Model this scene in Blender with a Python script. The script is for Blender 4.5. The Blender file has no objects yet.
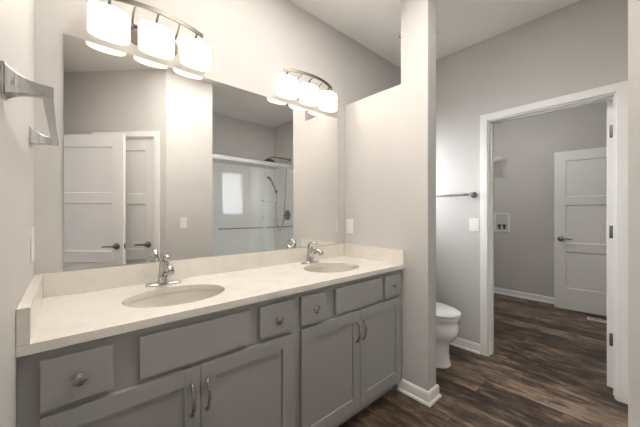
import bpy, bmesh, math, random
from mathutils import Vector, Matrix
random.seed(4)
SC = bpy.context.scene
COL = SC.collection
PI = math.pi

# ---------------------------------------------------------------- camera, sky, large lights, exposure
cam_data = bpy.data.cameras.new('camera')
cam = bpy.data.objects.new('camera', cam_data)
COL.objects.link(cam)
SC.camera = cam
YAW = 0.845                       # angle between the view direction and the +x (vanity) direction
cam_data.sensor_width = 36.0
cam_data.lens = 36.0 * 285.57 / 640.0
cam_data.clip_start = 0.01
cam.location = (0, 0, 1.242)
cam.rotation_euler = (PI / 2, 0, YAW - PI / 2)

world = bpy.data.worlds.new('sky')
SC.world = world
world.use_nodes = True
bgn = world.node_tree.nodes['Background']
bgn.inputs[0].default_value = (0.97, 0.96, 1.0, 1)
bgn.inputs[1].default_value = 10.0

SC.view_settings.view_transform = 'Standard'
SC.view_settings.look = 'None'
SC.view_settings.gamma = 1.0
SC.view_settings.use_curve_mapping = False
SC.view_settings.exposure = 0.52

SHADE_STRENGTH = 0.80
SHADE_FRONT = 10.5
SHADE_COLOR = (1.0, 0.905, 0.775)


def area_light(name, loc, direction, sx, sy, power, color):
    d = bpy.data.lights.new(name, 'AREA')
    d.shape = 'RECTANGLE'
    d.size, d.size_y = sx, sy
    d.energy = power
    d.color = color
    o = bpy.data.objects.new(name, d)
    COL.objects.link(o)
    o.location = loc
    o.rotation_euler = Vector(direction).to_track_quat('-Z', 'Y').to_euler()
    return o


area_light('added_ceiling_fill', (1.00, 0.55, 2.755), (0, 0, -1), 1.2, 0.5, 8.5, (1.0, 0.97, 0.92))  # added soft fill below the ceiling, no fixture hangs here
_b = area_light('added_uplight_fill', (0.75, 0.86, 1.62), (0, 0, 1), 0.4, 0.3, 15.0, (1.0, 0.97, 0.92))  # added fill in mid-air, pointing up to bounce off the ceiling
_b.data.spread = math.radians(62)

# ---------------------------------------------------------------- materials
def new_mat(name, color=(0.5, 0.5, 0.5), rough=0.5, metal=0.0, spec=0.5, coat=0.0):
    m = bpy.data.materials.new(name)
    m.use_nodes = True
    b = m.node_tree.nodes['Principled BSDF']
    b.inputs['Base Color'].default_value = (*color, 1)
    b.inputs['Roughness'].default_value = rough
    b.inputs['Metallic'].default_value = metal
    b.inputs['Specular IOR Level'].default_value = spec
    b.inputs['Coat Weight'].default_value = coat
    return m, m.node_tree, b


def coords(nt, scale=(1, 1, 1), kind='Object', rot=(0, 0, 0)):
    tc = nt.nodes.new('ShaderNodeTexCoord')
    mp = nt.nodes.new('ShaderNodeMapping')
    mp.inputs['Scale'].default_value = scale
    mp.inputs['Rotation'].default_value = rot
    nt.links.new(tc.outputs[kind], mp.inputs[0])
    return mp.outputs[0]


def noise(nt, vec, scale, detail=3.0, rough=0.5):
    n = nt.nodes.new('ShaderNodeTexNoise')
    n.inputs['Scale'].default_value = scale
    n.inputs['Detail'].default_value = detail
    n.inputs['Roughness'].default_value = rough
    nt.links.new(vec, n.inputs['Vector'])
    return n


def ramp(nt, fac, stops):
    r = nt.nodes.new('ShaderNodeValToRGB')
    els = r.color_ramp.elements
    while len(els) < len(stops):
        els.new(0.5)
    for e, (p, c) in zip(els, stops):
        e.position = p
        e.color = (*c, 1)
    nt.links.new(fac, r.inputs[0])
    return r.outputs[0]


def bump(nt, b, height, strength, dist=0.001):
    bp = nt.nodes.new('ShaderNodeBump')
    bp.inputs['Strength'].default_value = strength
    bp.inputs['Distance'].default_value = dist
    nt.links.new(height, bp.inputs['Height'])
    nt.links.new(bp.outputs[0], b.inputs['Normal'])


def painted(name, color, rough=0.6, var=0.02, bmp=0.25, spec=0.3):
    m, nt, b = new_mat(name, color, rough, spec=spec)
    v = coords(nt)
    n = noise(nt, v, 3.0)
    lo = tuple(c * (1 - var) for c in color)
    hi = tuple(min(1, c * (1 + var)) for c in color)
    nt.links.new(ramp(nt, n.outputs[0], [(0.3, lo), (0.7, hi)]), b.inputs['Base Color'])
    if bmp:
        n2 = noise(nt, v, 160.0, 2.0)
        bump(nt, b, n2.outputs[0], bmp, 0.0006)
    return m


M = {}
M['wall'] = painted('wall_paint', (0.590, 0.571, 0.552))
M['ceiling'] = painted('ceiling_paint', (0.86, 0.845, 0.82), rough=0.8)
M['trim'] = painted('white_trim_paint', (0.85, 0.84, 0.825), rough=0.4, bmp=0.0, spec=0.5)
M['door'] = painted('white_door_paint', (0.81, 0.80, 0.785), rough=0.4, bmp=0.0, spec=0.5)
M['cabinet'] = painted('grey_cabinet_paint', (0.365, 0.358, 0.350), rough=0.42, bmp=0.06, spec=0.45)
M['cabinet_inside'] = painted('cabinet_inside', (0.45, 0.40, 0.33), rough=0.6)
M['plastic'] = painted('white_plastic', (0.82, 0.81, 0.78), rough=0.3, bmp=0.0, spec=0.5)
M['acrylic'] = painted('white_acrylic', (0.84, 0.84, 0.835), rough=0.16, bmp=0.0, spec=0.5)
M['dark_slot'] = new_mat('dark_slot', (0.03, 0.03, 0.03), 0.6)[0]
M['black_metal'] = painted('black_metal', (0.03, 0.03, 0.032), rough=0.35, bmp=0.0, spec=0.5)
M['siding'] = None


def metal(name, color, rough, var=0.05):
    m, nt, b = new_mat(name, color, rough, 1.0)
    v = coords(nt)
    n = noise(nt, v, 30.0)
    mr = nt.nodes.new('ShaderNodeMapRange')
    mr.inputs['To Min'].default_value = rough * (1 - var * 3)
    mr.inputs['To Max'].default_value = rough * (1 + var * 3)
    nt.links.new(n.outputs[0], mr.inputs['Value'])
    nt.links.new(mr.outputs[0], b.inputs['Roughness'])
    return m


M['chrome'] = metal('chrome', (0.52, 0.52, 0.52), 0.06)
M['nickel'] = metal('brushed_nickel', (0.42, 0.395, 0.37), 0.28)
M['satin_chrome'] = metal('satin_chrome', (0.80, 0.80, 0.80), 0.42)
M['lampbar'] = metal('lamp_bar_nickel', (0.20, 0.18, 0.16), 0.45)
M['lever'] = metal('dark_satin_nickel', (0.26, 0.245, 0.23), 0.3)
M['hinge'] = metal('grey_hinge_steel', (0.20, 0.195, 0.19), 0.45)

m, nt, b = new_mat('porcelain', (0.84, 0.83, 0.80), 0.08, spec=0.6, coat=0.3)
v = coords(nt)
nt.links.new(ramp(nt, noise(nt, v, 4).outputs[0], [(0.3, (0.83, 0.82, 0.79)), (0.7, (0.86, 0.85, 0.82))]), b.inputs['Base Color'])
M['porcelain'] = m

m, nt, b = new_mat('bisque_basin', (0.70, 0.66, 0.58), 0.12, spec=0.5)
v = coords(nt)
nt.links.new(ramp(nt, noise(nt, v, 5).outputs[0], [(0.3, (0.66, 0.61, 0.53)), (0.7, (0.69, 0.64, 0.56))]), b.inputs['Base Color'])
M['basin'] = m

# quartz: creamy white with faint mottling, grey flecks and a few thin veins
m, nt, b = new_mat('cream_quartz', (0.76, 0.72, 0.66), 0.22, spec=0.5)
v = coords(nt)
base = ramp(nt, noise(nt, v, 9, 6, 0.65).outputs[0], [(0.30, (0.71, 0.665, 0.60)), (0.5, (0.765, 0.725, 0.665)), (0.75, (0.795, 0.76, 0.705))])
fl = ramp(nt, noise(nt, v, 260, 2, 0.5).outputs[0], [(0.0, (0, 0, 0)), (0.68, (0, 0, 0)), (0.76, (1, 1, 1))])
vn = noise(nt, v, 4.0, 5, 0.6)
vein = ramp(nt, vn.outputs[0], [(0.485, (0, 0, 0)), (0.5, (0.22, 0.22, 0.22)), (0.515, (0, 0, 0))])
mx = nt.nodes.new('ShaderNodeMix'); mx.data_type = 'RGBA'
nt.links.new(fl, mx.inputs['Factor'])
nt.links.new(base, mx.inputs[6]); mx.inputs[7].default_value = (0.52, 0.49, 0.45, 1)
mx2 = nt.nodes.new('ShaderNodeMix'); mx2.data_type = 'RGBA'
nt.links.new(vein, mx2.inputs['Factor'])
nt.links.new(mx.outputs[2], mx2.inputs[6]); mx2.inputs[7].default_value = (0.60, 0.56, 0.51, 1)
nt.links.new(mx2.outputs[2], b.inputs['Base Color'])
M['quartz'] = m

# floor: dark brown vinyl planks running along +y
m, nt, b = new_mat('brown_wood_planks', (0.12, 0.08, 0.06), 0.42, spec=0.4)
tc = nt.nodes.new('ShaderNodeTexCoord')
sep = nt.nodes.new('ShaderNodeSeparateXYZ'); nt.links.new(tc.outputs['Object'], sep.inputs[0])
cmb = nt.nodes.new('ShaderNodeCombineXYZ')
nt.links.new(sep.outputs['Y'], cmb.inputs['X']); nt.links.new(sep.outputs['X'], cmb.inputs['Y'])
br = nt.nodes.new('ShaderNodeTexBrick')
br.inputs['Scale'].default_value = 1.0
br.inputs['Brick Width'].default_value = 1.22
br.inputs['Row Height'].default_value = 0.178
br.inputs['Mortar Size'].default_value = 0.0012
br.inputs['Mortar Smooth'].default_value = 0.2
br.inputs['Bias'].default_value = 0.0
br.offset = 0.37
br.offset_frequency = 3
br.inputs['Color1'].default_value = (0, 0, 0, 1)
br.inputs['Color2'].default_value = (1, 1, 1, 1)
br.inputs['Mortar'].default_value = (0.5, 0.5, 0.5, 1)
nt.links.new(cmb.outputs[0], br.inputs['Vector'])
# each plank shifts the grain pattern by its own random value
sh = nt.nodes.new('ShaderNodeVectorMath'); sh.operation = 'SCALE'; sh.inputs['Scale'].default_value = 7.3
nt.links.new(br.outputs['Color'], sh.inputs[0])
ad = nt.nodes.new('ShaderNodeVectorMath'); ad.operation = 'ADD'
nt.links.new(cmb.outputs[0], ad.inputs[0]); nt.links.new(sh.outputs[0], ad.inputs[1])
def grain(sx, sy, scale, detail, rough, dist=0.0):
    mp = nt.nodes.new('ShaderNodeMapping'); mp.inputs['Scale'].default_value = (sx, sy, 1)
    nt.links.new(ad.outputs[0], mp.inputs[0])
    n = noise(nt, mp.outputs[0], scale, detail, rough)
    n.inputs['Distortion'].default_value = dist
    return n.outputs[0]
g1 = grain(1.9, 8.0, 2.6, 6, 0.68, 0.5)
g2 = grain(4.0, 46.0, 3.0, 5, 0.7)
g3 = grain(1.0, 2.0, 4.5, 4, 0.6)
def mathn(op, a, bb):
    n = nt.nodes.new('ShaderNodeMath'); n.operation = op
    for i, q in enumerate((a, bb)):
        if isinstance(q, (int, float)): n.inputs[i].default_value = q
        else: nt.links.new(q, n.inputs[i])
    return n.outputs[0]
sepc = nt.nodes.new('ShaderNodeSeparateColor'); nt.links.new(br.outputs['Color'], sepc.inputs[0])
tone = mathn('ADD', mathn('MULTIPLY', g1, 0.50), mathn('ADD', mathn('MULTIPLY', g2, 0.26), mathn('ADD', mathn('MULTIPLY', g3, 0.34), mathn('MULTIPLY', sepc.outputs[0], 0.13))))
colr = ramp(nt, tone, [(0.47, (0.018, 0.011, 0.008)), (0.55, (0.055, 0.034, 0.023)), (0.62, (0.125, 0.083, 0.056)), (0.71, (0.28, 0.203, 0.145))])
mo = nt.nodes.new('ShaderNodeMix'); mo.data_type = 'RGBA'
nt.links.new(br.outputs['Fac'], mo.inputs['Factor']); nt.links.new(colr, mo.inputs[6]); mo.inputs[7].default_value = (0.02, 0.014, 0.01, 1)
nt.links.new(mo.outputs[2], b.inputs['Base Color'])
bump(nt, b, g2, 0.25, 0.0006)
M['floor'] = m

# mirror silver
m, nt, b = new_mat('mirror_silver', (0.90, 0.915, 0.905), 0.0, 1.0)
b.inputs['Base Color'].default_value = (0.925, 0.915, 0.90, 1)
M['mirror'] = m
M['mirror_edge'] = new_mat('mirror_edge', (0.62, 0.66, 0.62), 0.15, 0.4)[0]

# thin clear glass: fresnel mix of see-through and mirror reflection
def thin_glass(name, tint):
    m = bpy.data.materials.new(name); m.use_nodes = True
    nt = m.node_tree; nt.nodes.clear()
    out = nt.nodes.new('ShaderNodeOutputMaterial')
    fr = nt.nodes.new('ShaderNodeFresnel'); fr.inputs['IOR'].default_value = 1.6
    tr = nt.nodes.new('ShaderNodeBsdfTransparent'); tr.inputs[0].default_value = (*tint, 1)
    gl = nt.nodes.new('ShaderNodeBsdfGlossy'); gl.inputs['Roughness'].default_value = 0.0
    mxs = nt.nodes.new('ShaderNodeMixShader')
    geo = nt.nodes.new('ShaderNodeNewGeometry')          # same glass ratio from either side of a face
    mr = nt.nodes.new('ShaderNodeMapRange'); mr.inputs['To Min'].default_value = 1.6; mr.inputs['To Max'].default_value = 1 / 1.6
    nt.links.new(geo.outputs['Backfacing'], mr.inputs['Value']); nt.links.new(mr.outputs[0], fr.inputs['IOR'])
    nt.links.new(fr.outputs[0], mxs.inputs[0]); nt.links.new(tr.outputs[0], mxs.inputs[1]); nt.links.new(gl.outputs[0], mxs.inputs[2])
    nt.links.new(mxs.outputs[0], out.inputs[0])
    return m
M['glass'] = thin_glass('clear_glass', (0.985, 0.995, 0.99))

def emitter(name, color, strength):
    m = bpy.data.materials.new(name); m.use_nodes = True
    nt = m.node_tree; b = nt.nodes['Principled BSDF']
    b.inputs['Base Color'].default_value = (0.9, 0.88, 0.85, 1)
    b.inputs['Roughness'].default_value = 0.25
    v = coords(nt)
    n = noise(nt, v, 6.0)
    c = ramp(nt, n.outputs[0], [(0.2, tuple(x * 0.96 for x in color)), (0.8, color)])
    nt.links.new(c, b.inputs['Emission Color'])
    b.inputs['Emission Strength'].default_value = strength
    return m
M['opal'] = emitter('lit_opal_glass', SHADE_COLOR, SHADE_STRENGTH)
M['opal_front_boost'] = emitter('opal_glass_front_boost', SHADE_COLOR, SHADE_FRONT)
M['lamp_glass'] = emitter('lit_ceiling_glass', (1.0, 0.985, 0.96), 50.0)

m, nt, b = new_mat('pale_siding', (0.6, 0.62, 0.64), 0.7)
wv = nt.nodes.new('ShaderNodeTexWave'); wv.bands_direction = 'Z'; wv.wave_profile = 'SAW'; wv.inputs['Scale'].default_value = 2.6
nt.links.new(coords(nt), wv.inputs['Vector'])
nt.links.new(ramp(nt, wv.outputs[0], [(0.0, (0.30, 0.31, 0.33)), (0.12, (0.58, 0.60, 0.62)), (1.0, (0.66, 0.68, 0.70))]), b.inputs['Base Color'])
M['siding'] = m
M['roofing'] = painted('grey_shingles', (0.16, 0.16, 0.17), rough=0.9, var=0.2)
M['grass'] = painted('outside_ground', (0.115, 0.11, 0.105), rough=0.95, var=0.3)

# ---------------------------------------------------------------- mesh helpers
def add_box(bm, x0, x1, y0, y1, z0, z1, bevel=0.0, mat=None, seg=2):
    vs = [bm.verts.new((x, y, z)) for x in (x0, x1) for y in (y0, y1) for z in (z0, z1)]
    F = [(0, 1, 3, 2), (4, 6, 7, 5), (0, 4, 5, 1), (2, 3, 7, 6), (0, 2, 6, 4), (1, 5, 7, 3)]
    fs = [bm.faces.new([vs[i] for i in f]) for f in F]
    if bevel > 0:
        es = list({e for f in fs for e in f.edges})
        r = bmesh.ops.bevel(bm, geom=es, offset=bevel, segments=seg, profile=0.5, affect='EDGES')
        vs = list({v for f in r['faces'] for v in f.verts} | {v for v in vs if v.is_valid})
    if mat is not None:
        bmesh.ops.transform(bm, matrix=mat, verts=[v for v in vs if v.is_valid])
    return vs


def loft(bm, rings, cap=True, closed=True):
    R = [[bm.verts.new(p) for p in ring] for ring in rings]
    n = len(R[0])
    for a, b_ in zip(R, R[1:]):
        for i in range(n if closed else n - 1):
            j = (i + 1) % n
            bm.faces.new((a[i], a[j], b_[j], b_[i]))
    if cap:
        bm.faces.new(list(reversed(R[0])))
        bm.faces.new(R[-1])
    return [v for r in R for v in r]


def ell(cx, cy, z, a, b_, n=32, p=2.0):
    out = []
    for i in range(n):
        t = 2 * PI * i / n
        c, s = math.cos(t), math.sin(t)
        out.append((cx + a * math.copysign(abs(c) ** (2 / p), c), cy + b_ * math.copysign(abs(s) ** (2 / p), s), z))
    return out


def add_lathe(bm, prof, mat=None, n=28, cap=True):
    vs = loft(bm, [ell(0, 0, z, max(r, 1e-4), max(r, 1e-4), n) for r, z in prof], cap)
    if mat is not None:
        bmesh.ops.transform(bm, matrix=mat, verts=vs)
    return vs


def smooth_path(pts, n=6):
    pts = [Vector(p) for p in pts]
    out = []
    P = [pts[0] * 2 - pts[1]] + pts + [pts[-1] * 2 - pts[-2]]
    for i in range(1, len(P) - 2):
        for k in range(n):
            t = k / n
            a, b_, c, d = P[i - 1], P[i], P[i + 1], P[i + 2]
            out.append(0.5 * ((2 * b_) + (-a + c) * t + (2 * a - 5 * b_ + 4 * c - d) * t * t + (-a + 3 * b_ - 3 * c + d) * t ** 3))
    out.append(pts[-1])
    return out


def add_tube(bm, pts, r, n=12, flat=1.0, smooth=6, up=(0, 0, 1)):
    """tube along a path; r a number or a list of radii at the path's points; flat squeezes it along 'up'-ish normal"""
    m_ = len(pts)
    rr = r if isinstance(r, (list, tuple)) else [r] * m_
    path = smooth_path(pts, smooth) if smooth > 1 else [Vector(p) for p in pts]
    rings = []
    prev = None
    for i, p in enumerate(path):
        t = (path[min(i + 1, len(path) - 1)] - path[max(i - 1, 0)]).normalized()
        if prev is None:
            u = Vector(up)
            if abs(u.dot(t)) > 0.95:
                u = Vector((0, 1, 0))
            u = (u - t * u.dot(t)).normalized()
        else:
            u = (prev - t * prev.dot(t)).normalized()
        prev = u
        w = t.cross(u)
        s = i / max(1, len(path) - 1) * (m_ - 1)
        k = min(int(s), m_ - 2)
        rad = rr[k] * (1 - (s - k)) + rr[k + 1] * (s - k)
        rings.append([tuple(p + (u * math.cos(2 * PI * j / n) * flat + w * math.sin(2 * PI * j / n)) * rad) for j in range(n)])
    return loft(bm, rings)


def obj(name, bm, mat, parent=None, smooth=False, bevel=0.0):
    bmesh.ops.recalc_face_normals(bm, faces=bm.faces)
    me = bpy.data.meshes.new(name)
    bm.to_mesh(me)
    bm.free()
    me.materials.append(M[mat] if isinstance(mat, str) else mat)
    o = bpy.data.objects.new(name, me)
    COL.objects.link(o)
    if parent is not None:
        o.parent = parent
    if smooth:
        me.shade_smooth()
        try:
            me.set_sharp_from_angle(angle=math.radians(40))
        except Exception:
            pass
    if bevel:
        md = o.modifiers.new('bevel', 'BEVEL'); md.width = bevel; md.segments = 2; md.limit_method = 'ANGLE'
    return o


def tag(o, label=None, cat=None, group=None, kind=None):
    if label: o['label'] = label
    if cat: o['category'] = cat
    if group: o['group'] = group
    if kind: o['kind'] = kind
    return o


def thing(name, label, cat, loc=(0, 0, 0), rz=0.0, group=None, kind=None):
    o = bpy.data.objects.new(name, None)
    o.empty_display_size = 0.05
    COL.objects.link(o)
    o.location = loc
    o.rotation_euler = (0, 0, rz)
    return tag(o, label, cat, group, kind)


def struct(name, label, cat, boxes, mat, bevel=0.0, parent=None, seg=2):
    bm = bmesh.new()
    for bx in boxes:
        add_box(bm, *bx, bevel=bevel, seg=seg)
    o = obj(name, bm, mat, parent)
    if parent is None:
        tag(o, label, cat, kind='structure')
    return o


def box_obj(name, mat, parent, *b6, bevel=0.0, smooth=False):
    bm = bmesh.new()
    add_box(bm, *b6, bevel=bevel)
    return obj(name, bm, mat, parent, smooth)


def copy_tree(o, parent=None):
    c = o.copy()
    COL.objects.link(c)
    c.parent = parent
    for ch in [q for q in bpy.data.objects if q.parent == o]:
        copy_tree(ch, c)
    return c


# ---------------------------------------------------------------- measured dimensions
YM = 1.675      # vanity wall
XL = -0.101     # left wall
XP = 1.764      # partition, vanity side
PT = 0.113      # partition thickness
XD = 2.745      # wall with the laundry doorway
WT = 0.115
CE = 2.763      # ceiling
YC = 1.093      # counter front edge
ZC = 0.890      # counter top
YS = -0.97      # back of the shower
XF = 5.02       # laundry far wall
DH = 2.05       # door opening height
CX, CY_ = 0.785, 0.017   # convex corner where the angled wall meets the short wall

# ---------------------------------------------------------------- floor and ceiling
fl = struct('floor', 'dark brown wood plank floor through bathroom and laundry room', 'floor',
            [(-1.72, XF + 0.12, -1.085, 2.2, -0.08, 0.0)], 'floor')
ce = struct('ceiling', 'flat off-white painted ceiling above the rooms', 'ceiling',
            [(XL - 0.115, XF + 0.12, -1.085, 2.2, CE, CE + 0.1)], 'ceiling')

# ---------------------------------------------------------------- walls
WX0, WX1, WZ0, WZ1 = 1.98, 2.66, 1.20, 2.06       # window opening
struct('wall_back', 'long greige wall behind the mirror and vanity lights', 'wall', [
    (XL - WT, WX0, YM, YM + WT, 0, CE), (WX1, XD, YM, YM + WT, 0, CE),
    (WX0, WX1, YM, YM + WT, 0, WZ0), (WX0, WX1, YM, YM + WT, WZ1, CE)], 'wall')
LD0, LD1 = -0.635, 0.10
struct('wall_left', 'greige wall at the left holding the chrome towel bar', 'wall', [
    (XL - WT, XL, LD1, YM, 0, CE), (XL - WT, XL, -1.085, LD0, 0, CE), (XL - WT, XL, LD0, LD1, DH, CE)], 'wall')
# partition: half height beside the vanity, full height end column
bm = bmesh.new()
y2, y3, W = 1.13, 0.926, 2.157
prof = [(y3, 0), (YM, 0), (YM, W), (y2, W), (y2, CE), (y3, CE)]
a = [bm.verts.new((XP, y, z)) for y, z in prof]
b2 = [bm.verts.new((XP + PT, y, z)) for y, z in prof]
bm.faces.new(a); bm.faces.new(list(reversed(b2)))
for i in range(6):
    j = (i + 1) % 6
    bm.faces.new((a[i], b2[i], b2[j], a[j]))
tag(obj('wall_partition', bm, 'wall', bevel=0.004), 'pale partition wall at the vanity end, stepping up to a full-height column', 'wall', kind='structure')

RD0, RD1 = 0.112, 0.890
struct('wall_right', 'grey wall beside the toilet around the laundry doorway', 'wall', [
    (XD, XD + WT, RD1, 2.1, 0, CE), (XD, XD + WT, -1.085, RD0, 0, CE), (XD, XD + WT, RD0, RD1, DH, CE)], 'wall')
struct('wall_front', 'short greige wall opposite the vanity with a light switch', 'wall', [
    (CX, 1.27, CY_ - WT, CY_, 0, CE), (1.27 - WT, 1.27, YS, CY_ - WT, 0, CE)], 'wall')
struct('wall_shower', 'grey wall above the white shower surround', 'wall', [
    (1.27 - WT, XD, YS - WT, YS, 0, CE)], 'wall')
# angled wall with the closet opening, local frame: u along wall from the convex corner, v out into the room
ang = math.radians(225)          # direction of u
AU = Vector((math.cos(ang), math.sin(ang), 0))
AV = Vector((math.cos(ang - PI / 2), math.sin(ang - PI / 2), 0))     # faces the vanity
AM = Matrix(((AU.x, AV.x, 0, CX), (AU.y, AV.y, 0, CY_), (0, 0, 1, 0), (0, 0, 0, 1)))
CL0, CL1, ALEN = 0.125, 0.755, 1.262
bm = bmesh.new()
for bx in ((0, CL0, -WT, 0, 0, CE), (CL1, ALEN, -WT, 0, 0, CE), (CL0, CL1, -WT, 0, DH, CE)):
    add_box(bm, *bx, mat=AM)
tag(obj('wall_angled', bm, 'wall'), 'angled greige wall holding the closet door seen in the mirror', 'wall', kind='structure')
# laundry walls
struct('wall_hall', 'plain walls and ceiling of the space outside the entry doorway', 'wall', [
    (-1.72, -1.6, -1.7, 1.3, 0, CE), (-1.6, XL - WT, -1.7, -1.58, 0, CE), (-1.6, XL - WT, 1.18, 1.3, 0, CE), (-1.72, XL - WT, -1.7, 1.3, CE, CE + 0.1)], 'wall')
struct('floor_hall', 'wood floor outside the entry doorway', 'floor', [(-1.72, XL - WT, -1.7, -1.085, -0.08, 0.0)], 'floor')
struct('wall_laundry_far', 'grey wall at the far side of the laundry room', 'wall', [(XF, XF + 0.12, -0.2, 2.2, 0, CE)], 'wall')
struct('wall_laundry_left', 'grey side wall of the laundry room', 'wall', [(XD + WT, XF, 2.0, 2.12, 0, CE)], 'wall')
struct('wall_laundry_right', 'grey wall of the laundry room beside its doors', 'wall', [(XD + WT, XF, -0.2, -0.08, 0, CE)], 'wall')

# ---------------------------------------------------------------- baseboards
def base_profile(bm, p0, p1, nrm, h=0.083, t=0.014):
    """baseboard with eased top and a shoe moulding, from p0 to p1, thickness towards nrm"""
    p0, p1, nrm = Vector((*p0, 0)), Vector((*p1, 0)), Vector((*nrm, 0)).normalized()
    pr = [(0, 0), (t + 0.012, 0), (t + 0.012, 0.008), (t + 0.009, 0.015), (t, 0.019), (t, h - 0.012), (t - 0.004, h - 0.003), (t - 0.009, h), (0, h)]
    R = []
    for p in (p0, p1):
        R.append([tuple(p + nrm * d + Vector((0, 0, z))) for d, z in pr])
    loft(bm, R)
def mitre_base(name, label, pts, nrms, mat='trim'):
    """pts: polyline of wall corners, mitred at each corner (nrms per segment)"""
    bm = bmesh.new()
    t = 0.014; h = 0.083
    pr = [(0, 0), (t + 0.012, 0), (t + 0.012, 0.008), (t + 0.009, 0.015), (t, 0.019), (t, h - 0.012), (t - 0.004, h - 0.003), (t - 0.009, h), (0, h)]
    rings = []
    for i, p in enumerate(pts):
        p = Vector((*p, 0))
        ns = []
        if i > 0: ns.append(Vector((*nrms[i - 1], 0)))
        if i < len(nrms): ns.append(Vector((*nrms[i], 0)))
        d = ns[0] if len(ns) == 1 else (ns[0] + ns[1]) / (1 + ns[0].dot(ns[1]))
        rings.append([tuple(p + d * q + Vector((0, 0, z))) for q, z in pr])
    loft(bm, rings)
    return tag(obj(name, bm, mat), label, 'baseboard', kind='structure')
mitre_base('baseboard_partition', 'white baseboard wrapping the end of the partition wall',
           [(XP, 1.20), (XP, y3), (XP + PT, y3), (XP + PT, YM)], [(-1, 0), (0, -1), (1, 0)])
mitre_base('baseboard_right', 'white baseboard along the wall beside the toilet', [(XP + PT + .026, YM), (XD, YM), (XD, 0.9495)], [(0, -1), (-1, 0)])
mitre_base('baseboard_front', 'white baseboard under the switch on the short wall', [(1.27, CY_), (CX, CY_), (CX + AU.x * 0.062, CY_ + AU.y * 0.062)], [(0, 1), (AV.x, AV.y)])
mitre_base('baseboard_left', 'white baseboard under the towel bar on the left wall', [(XL, 0.165), (XL, 1.10)], [(1, 0)])
mitre_base('baseboard_laundry', 'white baseboard along the far laundry wall', [(XF, 2.0), (XF, -0.08)], [(-1, 0)])

# ---------------------------------------------------------------- door trims
def casing_frame(bm, w0, w1, h, cw, d0, d1, mat):
    """flat casing with a stepped profile around an opening; local u (width), v (depth d0..d1), z"""
    for (a_, b_, c_, d_) in ((w0 - cw, w0, 0, h + cw), (w1, w1 + cw, 0, h + cw), (w0, w1, h, h + cw)):
        add_box(bm, a_, b_, d0, d1, c_, d_, bevel=0.003, mat=mat)
CW = 0.058
# laundry doorway
TR = Matrix(((0, 1, 0, XD), (1, 0, 0, 0), (0, 0, 1, 0), (0, 0, 0, 1)))      # u -> y, v -> x
bm = bmesh.new()
casing_frame(bm, RD0, RD1, DH, CW, -0.017, -0.0005, TR)
casing_frame(bm, RD0, RD1, DH, CW, WT + .0005, WT + 0.017, TR)
for (a_, b_, c_, d_) in ((RD0, RD0 + 0.010, 0, DH), (RD1 - 0.010, RD1, 0, DH), (RD0 + 0.010, RD1 - 0.010, DH - 0.010, DH)):
    add_box(bm, a_, b_, -0.001, WT + 0.001, c_, d_, mat=TR)
for (a_, b_, c_, d_) in ((RD0 + 0.010, RD0 + 0.018, 0, DH - 0.010), (RD1 - 0.018, RD1 - 0.010, 0, DH - 0.010), (RD0 + 0.018, RD1 - 0.018, DH - 0.020, DH - 0.010)):
    add_box(bm, a_, b_, 0.045, 0.078, c_, d_, mat=TR)
tag(obj('trim_1', bm, 'trim'), 'white casing and jamb around the laundry doorway', 'door trim', kind='structure')
# entry doorway in the left wall
TL_ = Matrix(((0, 1, 0, XL), (1, 0, 0, 0), (0, 0, 1, 0), (0, 0, 0, 1)))
bm = bmesh.new()
casing_frame(bm, LD0, LD1, DH, CW, 0.0005, 0.017, TL_)
for (a_, b_, c_, d_) in ((LD0, LD0 + 0.016, 0, DH), (LD1 - 0.016, LD1, 0, DH), (LD0 + 0.016, LD1 - 0.016, DH - 0.016, DH)):
    add_box(bm, a_, b_, -WT - 0.001, 0.001, c_, d_, mat=TL_)
tag(obj('trim_2', bm, 'trim'), 'white casing and jamb of the entry doorway', 'door trim', kind='structure')
# closet doorway in the angled wall
bm = bmesh.new()
casing_frame(bm, CL0, CL1, DH, CW, 0.0005, 0.017, AM)
for (a_, b_, c_, d_) in ((CL0, CL0 + 0.012, 0, DH), (CL1 - 0.012, CL1, 0, DH), (CL0 + 0.012, CL1 - 0.012, DH - 0.012, DH)):
    add_box(bm, a_, b_, -WT, 0.001, c_, d_, mat=AM)
tag(obj('trim_3', bm, 'trim'), 'white casing around the closet door in the mirror', 'door trim', kind='structure')

# ---------------------------------------------------------------- doors
def door_leaf_bm(w, t=0.035, h=2.03):
    """three recessed flat panels; local: u 0..w, v 0..t, z 0..h (with thin sloped reveals)"""
    bm = bmesh.new()
    s = 0.115 if w > 0.66 else 0.10
    rails = [(0.0, 0.272), (0.742, 0.852), (1.338, 1.442), (1.905, h)]
    add_box(bm, 0, s, 0, t, 0, h, bevel=0.0015, seg=1)
    add_box(bm, w - s, w, 0, t, 0, h, bevel=0.0015, seg=1)
    for a_, b_ in rails:
        add_box(bm, s, w - s, 0, t, a_, b_)
    for (a_, c_) in zip(rails, rails[1:]):
        z0, z1 = a_[1], c_[0]
        add_box(bm, s, w - s, 0.0095, t - 0.0095, z0, z1)
        # small bevelled sticking on both faces
        for v0, v1 in ((0.0095, 0.0), (t - 0.0095, t)):
            k = 0.007
            o_ = [(s, v1, z0), (w - s, v1, z0), (w - s, v1, z1), (s, v1, z1)]
            i_ = [(s + k, v0, z0 + k), (w - s - k, v0, z0 + k), (w - s - k, v0, z1 - k), (s + k, v0, z1 - k)]
            ov = [bm.verts.new(p) for p in o_]; iv = [bm.verts.new(p) for p in i_]
            for q in range(4):
                r_ = (q + 1) % 4
                bm.faces.new((ov[q], ov[r_], iv[r_], iv[q]))
    return bm


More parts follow.
